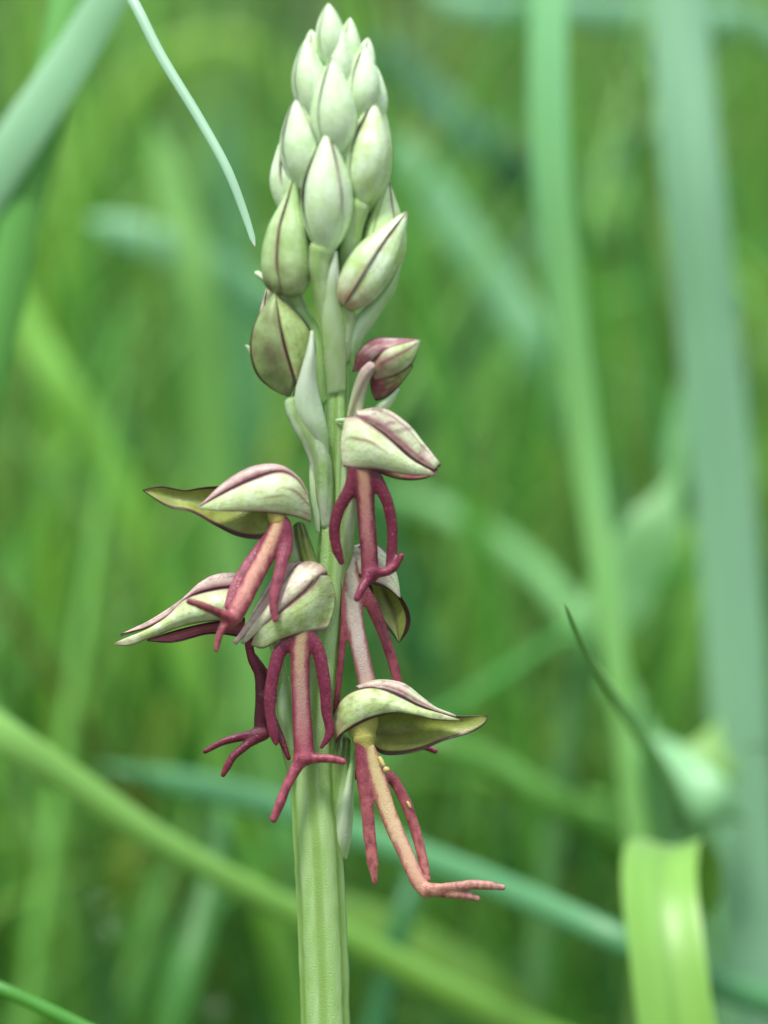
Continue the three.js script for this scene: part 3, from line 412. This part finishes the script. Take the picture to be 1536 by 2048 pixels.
{ // lowest flower, on the right
  const g = flower('lowest flower with a yellow throat and an orange lip ending in two bent legs');
  sepal(g, [[750, 1420, -18], [800, 1415, -24], [870, 1426, 0], [918, 1432, 14], [975, 1430, 15]], [[745, 1460, -44], [820, 1462, -36], [890, 1452, -4], [940, 1444, 10], [976, 1432, 15]], [[748, 1496, 15], [764, 1508, 15], [800, 1509, 15], [843, 1500, 16], [886, 1482, 20], [944, 1464, 20], [968, 1449, 18], [977, 1434, 15]], { base: col('#98a94c'), alt: C.olive, edge: 0.9, tip: 0.85, veins: [[0.2, 0.1, 0.3, 0, 0.3]], k: 3 });
  sepal(g, [[720, 1380, 62], [770, 1382, 68], [840, 1414, 60], [912, 1435, 42]], [[712, 1374, 44], [755, 1361, 40], [806, 1368, 40], [843, 1395, 42], [872, 1416, 42], [910, 1430, 39]], [[720, 1388, 0], [760, 1382, -10], [806, 1390, -5], [850, 1414, 10], [906, 1433, 35]], { base: C.blush, alt: C.pale, veins: [[-0.75, 0.08, 0.9], [-0.35, 0.03, 0.6]], mottle: 0.4, edge: 0.92, flush: (t) => 0.5 * sm(0.5, 0, t), k: 6 });
  sepal(g, [[671, 1424, 34], [686, 1395, 52], [715, 1378, 68], [749, 1374, 76], [800, 1394, 74], [843, 1416, 66], [886, 1429, 56], [919, 1439, 45]], [[666, 1456, 46], [700, 1417, 86], [760, 1402, 100], [830, 1421, 84], [919, 1440, 45]], [[672, 1488, 56], [682, 1472, 70], [715, 1450, 84], [760, 1432, 92], [800, 1426, 90], [835, 1431, 82], [866, 1439, 70], [919, 1441, 45]], { base: col('#d6e8b2'), alt: col('#b9d488'), flush: (t, s) => 0.85 * sm(0.2, 0.0, t) + 0.5 * sm(0.75, 1, t), flushTo: col('#8c6a50'), mottle: 0.3, edge: 0.9, tip: 0.2, k: 9 });
  put('column', stalk([[724, 1415, 40, 34], [724, 1448, 50, 33], [728, 1476, 56, 24], [734, 1498, 58, 16], [739, 1512, 52, 11], [744, 1530, 50, 7]], (t, th, x, y) => mix(col('#cfc872'), col('#b9bd62'), 0.5 + fbm(x * 0.06, y * 0.06))), M.lip, g);
  lip(g, { top: col('#cfc484'), mid: col('#e6c6a0'), bottom: col('#e4a690'), edge: col('#b96a68'), e0: 0.4, arm: col('#8a2c46'), armTip: col('#cf8478'), leg: col('#e2a68c'), legTip: col('#dca898'), body: [[739, 1500, 66, 14], [756, 1560, 74, 18], [780, 1635, 86, 17], [810, 1705, 98, 16], [838, 1765, 108, 16], [852, 1784, 112, 12]],
    arms: [[[722, 1490, 68, 10], [726, 1549, 76, 13], [733, 1606, 84, 11.5], [740, 1678, 92, 11], [746, 1730, 97, 10], [750, 1764, 99, 5]], [[764, 1535, 64, 8], [789, 1563, 66, 10], [812, 1606, 70, 10], [832, 1664, 76, 9.5], [846, 1721, 86, 9], [855, 1758, 96, 6]]],
    legs: [[[856, 1778, 114, 11], [886, 1776, 120, 9.5], [938, 1770, 128, 10], [975, 1771, 134, 9.5], [1005, 1775, 138, 6]], [[858, 1782, 114, 10], [901, 1788, 118, 9], [935, 1792, 120, 8.5], [955, 1797, 122, 6]]] });
  const pol = (t, th, x, y) => mix(col('#eddc96'), col('#d8c070'), 0.5 + fbm(x * 0.2, y * 0.2));
  put('pollen_lump', stalk([[757, 1513, 86, 4], [764, 1524, 88, 5], [769, 1534, 88, 4]], pol, { n: 14, m: 12, rough: 0.5 }), M.lip, g);
  put('pollen_lump', stalk([[768, 1534, 88, 5], [774, 1540, 88, 6.5], [777, 1545, 88, 4]], pol, { n: 14, m: 12, rough: 0.5 }), M.lip, g);
  put('pollen_lump', stalk([[814, 1602, 80, 3], [818, 1610, 80, 3.5], [821, 1617, 79, 2.5]], pol, { n: 14, m: 12, rough: 0.5 }), M.lip, g);
  ovary(g, [[672, 1715, 2, 14], [677, 1620, 8, 16], [682, 1540, 16, 17], [687, 1470, 26, 15]], { a: C.stem, b: C.stemPale, stripe: (t) => 0.8 * sm(0.62, 1, t) });
}

// ------------------------------------------------------------------ ground and meadow
function groundTexture() {
  const n = 512, d = new Uint8Array(n * n * 4), c = [col('#3b4a1e'), col('#4a3d27'), col('#5d5a35'), col('#2c3a18')];
  for (let j = 0; j < n; j++) for (let i = 0; i < n; i++) {
    const a = i / n * Math.PI * 2, b = j / n * Math.PI * 2, f = (k, o) => noise(Math.cos(a) * k, Math.sin(a) * k + o, Math.cos(b) * k) + noise(Math.sin(b) * k, o, Math.cos(a) * k);
    let q = mix(c[0], c[1], 0.5 + 0.7 * f(3, 1)); q = mix(q, c[2], 0.5 * f(9, 4)); q = mix(q, c[3], 0.6 * f(22, 8));
    const k = 0.75 + 0.5 * rnd();
    for (let e = 0; e < 3; e++) d[(j * n + i) * 4 + e] = 255 * Math.min(1, Math.pow(Math.max(0, q[e] * k), 1 / 2.2));
    d[(j * n + i) * 4 + 3] = 255;
  }
  const t = new THREE.DataTexture(d, n, n); t.colorSpace = THREE.SRGBColorSpace; t.wrapS = t.wrapT = THREE.RepeatWrapping; t.repeat.set(80, 80); t.magFilter = THREE.LinearFilter; t.needsUpdate = true; return t;
}
{
  const g = new THREE.PlaneGeometry(60, 60, 1, 1); g.rotateX(-Math.PI / 2);
  const o = new THREE.Mesh(g, new THREE.MeshStandardMaterial({ name: 'meadow_soil', map: groundTexture(), roughness: 1 }));
  o.name = 'ground'; o.receiveShadow = true; o.userData.kind = 'structure'; scene.add(o);
}
// one blade with a place of its own; path of [px, py, metres from the lens] from root side to tip, widths in photograph pixels
const GROUP = null;
function blade(name, label, path, widths, o = {}) {
  const pts = path.map((p) => Pd(...p)), wid = path.map((p, i) => (widths[i] ?? widths[widths.length - 1]) * p[2] * TAN / 1024);
  const first = pts[0], dir = pts[0].clone().sub(pts[1]); dir.y = 0;
  const reach = o.reach ?? 0.35; if (dir.length() > 1e-6) dir.normalize();
  const root = o.root ? V(o.root[0], -0.004, o.root[1]) : V(first.x + dir.x * first.y * reach, -0.004, first.z + dir.z * first.y * reach);
  const between = first.clone().lerp(root, 0.5).addScaledVector(dir, first.y * 0.06 * (o.root ? 0 : 1));
  if (!(o.free)) { pts.unshift(root, between); wid.unshift(wid[0] * 0.8, wid[0]); }
  const c = new THREE.CatmullRomCurve3(pts, false, 'centripetal'), n = pts.length - 1;
  const wAt = (t) => { const f = t * n, i = Math.min(n - 1, Math.floor(f)), k = f - i; return wid[i] + (wid[i + 1] - wid[i]) * k; };
  const roll = o.roll ?? 0, fold = o.fold ?? 0.25, a = col(o.a ?? '#5f8f3e'), b = col(o.b ?? '#4f7d40'), tipC = o.tipColor ? col(o.tipColor) : null, rib = o.rib ?? 0.25;
  const frames = []; const N = o.n ?? 90;
  for (let i = 0; i <= N + 1; i++) {
    const t = Math.min(1, i / N), p = c.getPoint(t), tan = c.getTangent(t).normalize(), view = p.clone().sub(EYE).normalize();
    const side = o.across ? RIGHT.clone().addScaledVector(tan, -RIGHT.dot(tan)).normalize() : new THREE.Vector3().crossVectors(tan, view).normalize(), nrm = new THREE.Vector3().crossVectors(side, tan).normalize(), q = new THREE.Quaternion().setFromAxisAngle(tan, roll + (o.twist ?? 0) * t);
    frames.push({ p, side: side.applyQuaternion(q), nrm: nrm.applyQuaternion(q) });
  }
  const at = (t, s) => {
    const f = Math.min(N - 1e-6, t * N), i = Math.floor(f), k = f - i, A = frames[i], B = frames[i + 1], w = wAt(t) / 2 * Math.min(1, Math.pow((1 - t) * (o.sharp ?? 14), 0.7) + 0.02);
    const p = A.p.clone().lerp(B.p, k), sd = A.side.clone().lerp(B.side, k), nr = A.nrm.clone().lerp(B.nrm, k);
    p.addScaledVector(sd, s * w).addScaledVector(nr, w * fold * (s * s - 0.4));
    return [p.x, p.y, p.z];
  };
  const seedk = rnd() * 50;
  const colr = (t, s, fr) => {
    const v = fbm(s * 3 + seedk, t * 5, seedk); let q = mix(a, b, 0.5 + 0.8 * v + (o.lengthwise ? (t - 0.5) * o.lengthwise : 0));
    q = mix(q, [q[0] * 0.6, q[1] * 0.7, q[2] * 0.5], rib * (Math.exp(-((s / 0.1) ** 2)) + 0.4 * Math.abs(Math.sin(s * 9 + seedk))));
    if (tipC) q = mix(q, tipC, sm(o.tipFrom ?? 0.96, (o.tipFrom ?? 0.96) + 0.03, t));
    return q;
  };
  const origin = o.free ? pts[0].clone().setY(0) : root.clone().setY(0);
  const th = Math.max(1.2e-4, Math.max(...wid) * 0.06);
  const g = sheet(at, N, 10, th, colr, V, origin, 1);
  const me = put(name, g, M.blade); me.position.copy(origin);
  return tag(me, label, 'grass blade', o.group);
}
blade('grass_blade', 'thin pale blade drooping from the top left, its white tip beside the buds', [[-520, 1500, 0.36], [-330, 400, 0.31], [-60, -190, 0.28], [160, -160, 0.262], [265, 0, 0.256], [320, 108, 0.2545], [400, 240, 0.253], [455, 340, 0.252], [490, 430, 0.2515], [510, 493, 0.251]], [26, 24, 22, 22, 21, 20, 19, 18, 15, 11], { a: '#c4e6cc', b: '#aed8bc', fold: 0.4, tipColor: '#f0e6e0', tipFrom: 0.975, sharp: 40, rib: 0.12, n: 160 });
blade('grass_blade', 'dark green blade rising to a fine point on the right, halfway up', [[1560, 2000, 0.42], [1420, 1720, 0.385], [1340, 1560, 0.345], [1275, 1460, 0.315], [1215, 1372, 0.29], [1165, 1290, 0.272], [1129, 1206, 0.264]], [54, 52, 44, 33, 23, 15, 9], { a: '#84c468', b: '#76b864', fold: 0.35, tipColor: '#d9d2c0', tipFrom: 0.985, sharp: 20, n: 120, roll: 0.7 });
blade('grass_blade', 'broad bright blade bent over at its top, at the lower right', [[1372, 2120, 0.30], [1352, 2048, 0.30], [1332, 1900, 0.302], [1318, 1780, 0.306], [1322, 1712, 0.311], [1338, 1690, 0.317], [1368, 1698, 0.325], [1398, 1735, 0.331], [1415, 1800, 0.334], [1420, 1850, 0.336]], [156, 154, 152, 150, 146, 132, 110, 90, 66, 30], { a: '#9ed262', b: '#8cc454', fold: 0.3, rib: 0.45, sharp: 8, root: [0.1, -0.26], across: true });
blade('grass_blade', 'broad grey-green blade standing along the right edge', [[1510, 2150, 0.39], [1490, 1600, 0.385], [1458, 1100, 0.38], [1420, 700, 0.375], [1385, 350, 0.37], [1356, 0, 0.37], [1330, -400, 0.37]], [120, 122, 124, 124, 122, 116, 80], { a: '#acdcb8', b: '#98caa6', fold: 0.35, rib: 0.3, reach: 0.02 });
blade('grass_blade', 'tall light green blade to the right of the buds', [[1252, 1500, 0.365], [1210, 1180, 0.362], [1170, 900, 0.36], [1132, 620, 0.356], [1100, 350, 0.352], [1094, 100, 0.35], [1106, -250, 0.35]], [44, 58, 66, 74, 80, 82, 64], { a: '#a6dc78', b: '#98dca0', rib: 0.25, reach: 0.05, lengthwise: 1, roll: -0.3 });
blade('grass_blade', 'broad blue-green blade slanting across the top left corner', [[-420, 900, 0.34], [-120, 500, 0.32], [40, 262, 0.31], [160, 80, 0.305], [270, -110, 0.30], [380, -320, 0.30]], [130, 130, 126, 112, 96, 60], { a: '#b4e2ba', b: '#a0d6aa', fold: 0.3, rib: 0.15, reach: 0.02, roll: -0.75 });
blade('grass_blade', 'fresh green blade rising along the left edge under the blue-green one', [[-60, 900, 0.32], [15, 560, 0.315], [60, 330, 0.312], [110, 120, 0.31], [150, -100, 0.31]], [90, 88, 84, 76, 60], { a: '#86cc6a', b: '#76c062', fold: 0.4, reach: 0.05, rib: 0.3, roll: -0.3 });
blade('grass_blade', 'thin dark blade edge just right of the left-edge blade', [[-30, 800, 0.335], [45, 520, 0.33], [90, 320, 0.325], [140, 130, 0.32], [185, -60, 0.32]], [40, 40, 38, 34, 20], { a: '#2d5f38', b: '#255030', fold: 0.5, reach: 0.05 });
blade('grass_blade', 'yellow-green blade arching over in the upper left', [[10, 1100, 0.72], [60, 760, 0.70], [130, 470, 0.68], [215, 250, 0.68], [320, 130, 0.68], [440, 86, 0.68], [540, 120, 0.68], [620, 210, 0.68]], [44, 50, 52, 54, 52, 48, 40, 26], { a: '#a4d44c', b: '#9acc5c', fold: 0.2, rib: 0.1, reach: 0.1, lengthwise: -0.6 });
blade('grass_blade', 'long bright blade slanting down across the lower left to the stem foot', [[1280, 2180, 0.37], [1050, 2060, 0.36], [900, 1985, 0.352], [740, 1900, 0.345], [590, 1826, 0.338], [420, 1738, 0.33], [300, 1668, 0.325], [150, 1566, 0.32], [-10, 1462, 0.315], [-200, 1330, 0.315]], [64, 64, 62, 58, 54, 52, 54, 64, 78, 80], { a: '#90c848', b: '#a6dc7c', fold: 0.35, rib: 0.15, reach: 0.5, lengthwise: 0.8 });
blade('grass_blade', 'cool green blade running behind the stem from left to lower right', [[1620, 2060, 0.34], [1420, 1962, 0.335], [1265, 1890, 0.33], [1100, 1815, 0.335], [950, 1752, 0.345], [760, 1682, 0.355], [590, 1622, 0.365], [400, 1574, 0.375], [190, 1528, 0.385]], [60, 58, 54, 52, 52, 54, 56, 56, 30], { a: '#6cb27a', b: '#5ea56c', fold: 0.4, rib: 0.2, reach: 0.4 });
blade('grass_blade', 'curved blade falling from the lower hoods to the right', [[1440, 1820, 0.40], [1350, 1610, 0.415], [1270, 1440, 0.43], [1180, 1280, 0.45], [1080, 1150, 0.47], [960, 1060, 0.49], [820, 1000, 0.50], [700, 975, 0.51]], [44, 48, 50, 50, 48, 44, 40, 24], { a: '#84c860', b: '#94d098', fold: 0.3, reach: 0.2 });
blade('grass_blade', 'bright narrow blade below the lowest hood on the right', [[1420, 1830, 0.42], [1260, 1712, 0.41], [1120, 1610, 0.40], [990, 1530, 0.40], [860, 1480, 0.40], [740, 1450, 0.41]], [60, 58, 54, 52, 46, 20], { a: '#6db043', b: '#5fa040', fold: 0.4, reach: 0.4 });
blade('grass_blade', 'yellow-green upright blade left of the grey-green one', [[1345, 1700, 0.42], [1370, 1350, 0.42], [1392, 1000, 0.425], [1405, 700, 0.43], [1412, 430, 0.44]], [60, 60, 60, 50, 20], { a: '#80bc3c', b: '#70b038', fold: 0.4, reach: 0.05 });
blade('grass_blade', 'fresh green blade cutting the lower left corner', [[330, 2150, 0.27], [160, 2052, 0.27], [70, 2008, 0.27], [0, 1976, 0.27], [-150, 1910, 0.272]], [30, 28, 27, 26, 12], { a: '#5cab36', b: '#4c9c34', fold: 0.5, reach: 0.3 });
blade('grass_blade', 'upright green blade left of the stem foot', [[335, 2120, 0.37], [375, 1950, 0.37], [415, 1800, 0.375], [440, 1690, 0.38], [452, 1560, 0.39]], [74, 66, 56, 46, 16], { a: '#5da344', b: '#529846', fold: 0.4, reach: 0.1 });
blade('grass_blade', 'thin blue-green blade crossing right of the stem foot', [[740, 2120, 0.38], [775, 1950, 0.38], [815, 1800, 0.38], [842, 1680, 0.39]], [52, 48, 40, 14], { a: '#4d9a5c', b: '#418a52', fold: 0.4, reach: 0.05 });
blade('grass_blade', 'soft cool blade slanting behind the middle right', [[1240, 520, 0.62], [1120, 420, 0.60], [980, 300, 0.58], [860, 200, 0.58], [760, 100, 0.58]].reverse().map((p) => p), [40, 70, 80, 80, 70], { a: '#6aa684', b: '#5f9c78', reach: 0.1, root: [0.02, -0.75] });
blade('grass_blade', 'pale blade slanting down rightwards beside the hooded buds', [[1090, 720, 0.50], [1010, 590, 0.50], [930, 480, 0.50], [850, 360, 0.50], [780, 260, 0.50]].slice(), [76, 80, 80, 76, 30], { a: '#94d09c', b: '#86c48e', root: [0.12, -0.55] });
blade('grass_blade', 'thin grey-green blade crossing from lower left to upper right behind the tall blade', [[800, 1000, 0.58], [900, 780, 0.56], [1010, 580, 0.55], [1120, 430, 0.55], [1250, 300, 0.55], [1380, 200, 0.55]], [46, 50, 52, 50, 44, 20], { a: '#68a066', b: '#5a935c', root: [-0.03, -0.62] });
blade('grass_blade', 'horizontal pale blade across the top between the buds and the right edge', [[1560, 70, 0.52], [1400, 30, 0.52], [1250, 22, 0.52], [1100, 15, 0.52], [950, 10, 0.53], [850, -30, 0.54]], [60, 64, 66, 64, 60, 30], { a: '#9cd6b0', b: '#8ec8a2', root: [0.3, -0.5] });
blade('grass_blade', 'soft pale blade crossing left of the drop-shaped bud', [[560, 640, 0.46], [470, 570, 0.455], [370, 510, 0.45], [270, 470, 0.45], [170, 440, 0.45]], [70, 78, 80, 70, 30], { a: '#98d4a4', b: '#8ac898', root: [0.06, -0.6] });
blade('grass_blade', 'wide yellow-green blade at the left edge, level with the purse-shaped flower', [[330, 1200, 0.46], [230, 950, 0.455], [130, 780, 0.45], [60, 660, 0.45], [20, 540, 0.45]], [60, 66, 66, 60, 30], { a: '#9cd860', b: '#92d058', reach: 0.15 });
blade('grass_blade', 'upright pale blade between the drooping blade and the buds', [[440, 1000, 0.46], [420, 780, 0.455], [390, 560, 0.45], [345, 400, 0.45], [305, 240, 0.45]], [76, 84, 88, 80, 24], { a: '#98d06c', b: '#88c470', reach: 0.05 });
blade('grass_blade', 'upright green blade close behind the left side of the spike', [[500, 900, 0.5], [490, 700, 0.5], [470, 520, 0.5], [455, 350, 0.5], [445, 200, 0.5]], [60, 66, 70, 64, 20], { a: '#5f9f62', b: '#56965a', reach: 0.02 });
blade('grass_blade', 'bright yellow blade low behind the stem, lying flat', [[1180, 2200, 0.44], [1000, 2010, 0.43], [880, 1920, 0.43], [740, 1850, 0.43], [600, 1790, 0.43]], [80, 86, 86, 80, 30], { a: '#79ad3c', b: '#6ea03a', reach: 0.3 });

{ // a broad pale leaf and a small folded leaf on the right
  const leaf = (label, path, widths, o) => { const m = blade('broad_leaf', label, path, widths, o); m.userData.category = 'leaf'; return m; };
  leaf('broad pale leaf standing on the right, left of the grey-green blade', [[1150, 1420, 0.41], [1200, 1270, 0.40], [1255, 1160, 0.40], [1315, 1045, 0.40], [1366, 915, 0.405]], [50, 110, 140, 110, 12], { a: '#94cf88', b: '#88c47c', fold: 0.1, sharp: 6, reach: 0.02 });
  leaf('small yellow-green leaf pointing up at the right, above the bent blade', [[1335, 1690, 0.38], [1380, 1590, 0.372], [1412, 1520, 0.37], [1440, 1430, 0.375]], [40, 120, 135, 12], { a: '#9cc86a', b: '#93c470', fold: 0.25, sharp: 5, reach: 0.02 });
  leaf('small pale shining leaf pointing down to the right, above the bent blade', [[1310, 1500, 0.37], [1370, 1555, 0.362], [1430, 1605, 0.36], [1500, 1650, 0.365]], [40, 100, 100, 10], { a: '#a4dca8', b: '#9cd49c', fold: 0.25, sharp: 5, root: [0.1, -0.33] });
  leaf('narrow pale leaf left of the grey-green blade at bud height', [[1352, 1080, 0.43], [1358, 960, 0.42], [1365, 850, 0.42], [1374, 740, 0.42]], [40, 70, 56, 14], { a: '#8cc98a', b: '#80bd7c', reach: 0.02 });
}
{ // dew drops that the lens spreads to pale discs
  const m = new THREE.MeshPhysicalMaterial({ name: 'water', transmission: 1, thickness: 0.001, roughness: 0.02, ior: 1.33 });
  const spots = [[200, 1795, 0.42, 'upper of two dew drops low on the left'], [222, 1852, 0.42, 'lower of two dew drops low on the left'], [434, 2012, 0.40, 'dew drop at the bottom edge left of the stem'], [1125, 1430, 0.42, 'dew drop beside the curved blade on the right']];
  const blades = [[[190, 2120], [196, 1900]], [[240, 2160], [226, 1960]], [[440, 2300], [436, 2100]], [[1170, 1700], [1130, 1500]]];
  spots.forEach(([x, y, d, label], i) => {
    const g = new THREE.SphereGeometry(0.0011, 24, 16); g.scale(1, 0.85, 1);
    const o = put('dew_drop', g, m); o.position.copy(Pd(x, y, d)); tag(o, label, 'dew drop', 'dew drops on grass');
    blade('grass_blade', ['narrow blade under the upper of the two dew drops', 'narrow blade under the lower of the two dew drops', 'narrow blade carrying the dew drop at the bottom edge', 'narrow blade carrying the dew drop on the right'][i], [[blades[i][0][0], blades[i][0][1], d + 0.01], [blades[i][1][0], blades[i][1][1], d + 0.004], [x, y + 14, d]], [34, 26, 6], { a: '#4f9148', b: '#457f44', reach: 0.05, n: 40 });
  });
}
{ // the meadow: blades nobody could count
  const shapes = [];
  for (let k = 0; k < 6; k++) {
    const n = 9, pos = [], idx = [], bend = 0.12 + 0.14 * k, w = 0.5;
    for (let i = 0; i <= n; i++) { const t = i / n, x = bend * t * t, y = t * (1 - 0.22 * bend * t) - (k > 3 ? 0.28 * t ** 4 : 0), ww = w * Math.pow(1 - t, 0.45) * (0.75 + 0.25 * t) * (i === n ? 0.05 : 1); pos.push(x + ww * 0.0, y, -ww, x - 0.0, y, 0, x, y, ww); }
    for (let i = 0; i <= n; i++) pos[i * 9 + 3] -= 0.006;
    for (let i = 0; i < n; i++) for (let j = 0; j < 2; j++) { const a = i * 3 + j, b = a + 3; idx.push(a, b, a + 1, b, b + 1, a + 1); }
    const g = new THREE.BufferGeometry(); g.setAttribute('position', new THREE.Float32BufferAttribute(pos, 3)); g.setIndex(idx); g.computeVertexNormals(); shapes.push(g);
  }
  const tones = ['#579838', '#458436', '#70aa40', '#336c30', '#88b444', '#4f9448', '#78ae58', '#8f983e', '#98824c'].map((h) => new THREE.Color(h));
  const all = shapes.map(() => []);
  const add = (x, z, h, w, tone, tilt = 0) => {
    const k = Math.floor(rnd() * shapes.length), q = new THREE.Quaternion().setFromEuler(new THREE.Euler(rr(-0.25, 0.25), rr(0, 6.283), rr(-0.1, 0.35) + tilt, 'YXZ'));
    all[k].push([new THREE.Matrix4().compose(V(x, -0.003, z), q, V(h, h, w)), tones[tone].clone().multiplyScalar(rr(0.65, 1.5) * (1 + 1.3 * fbm(x * 14, z * 9, 6)))]);
  };
  const pick = () => { const r = rnd(); return r < 0.955 ? Math.floor(rnd() * 7) : r < 0.985 ? 7 : 8; };
  for (let i = 0; i < 11000; i++) {           // behind the spike
    const z = -0.43 - 1.25 * Math.pow(rnd(), 1.3), x = rr(-0.5, 0.5) * (1 + 0.5 * -z), c = fbm(x * 7, z * 7, 2);
    if (rnd() > 0.75 + c) continue;
    const tall = rnd();
    add(x, z, 0.1 + 0.21 * tall * tall + 0.05 * c, rr(0.002, 0.0065), pick());
  }
  for (let i = 0; i < 420; i++) {             // broader leaning blades between the spike and the thicket
    const z = rr(-0.42, -0.75), x = rr(-0.24, 0.24) * (0.6 - z);
    add(x, z, rr(0.2, 0.36), rr(0.0018, 0.006), [4, 6, 2, 4, 6, 0][i % 6], rr(0, 0.85));
  }
  for (let i = 0; i < 4500; i++) {             // farther and to the sides, and low round the lens
    const a = rnd() * 6.283, r = 0.35 + 3.2 * Math.pow(rnd(), 0.8), x = Math.cos(a) * r, z = -0.3 + Math.sin(a) * r;
    const near = Math.hypot(x, z + 0.2); if (near < 0.34 || (Math.abs(x) < 0.3 && z > -0.5 && z < 0.4)) continue;
    add(x, z, r > 1.2 ? rr(0.2, 0.42) : rr(0.1, 0.28), rr(0.004, 0.008), pick());
  }
  const grass = new THREE.Group(); grass.name = 'grass'; grass.userData = { kind: 'stuff', label: 'soft blurred meadow grass filling the background behind the orchid', category: 'grass' }; scene.add(grass);
  all.forEach((list, k) => {
    const im = new THREE.InstancedMesh(shapes[k], M.grass, list.length); im.name = 'grass_blades'; im.userData.kind = 'stuff'; im.castShadow = im.receiveShadow = true;
    list.forEach(([m, c], i) => { im.setMatrixAt(i, m); im.setColorAt(i, c); }); grass.add(im);
  });
  console.log('grass', all.map((l) => l.length).join(' '));
}
renderer.render(scene, camera);
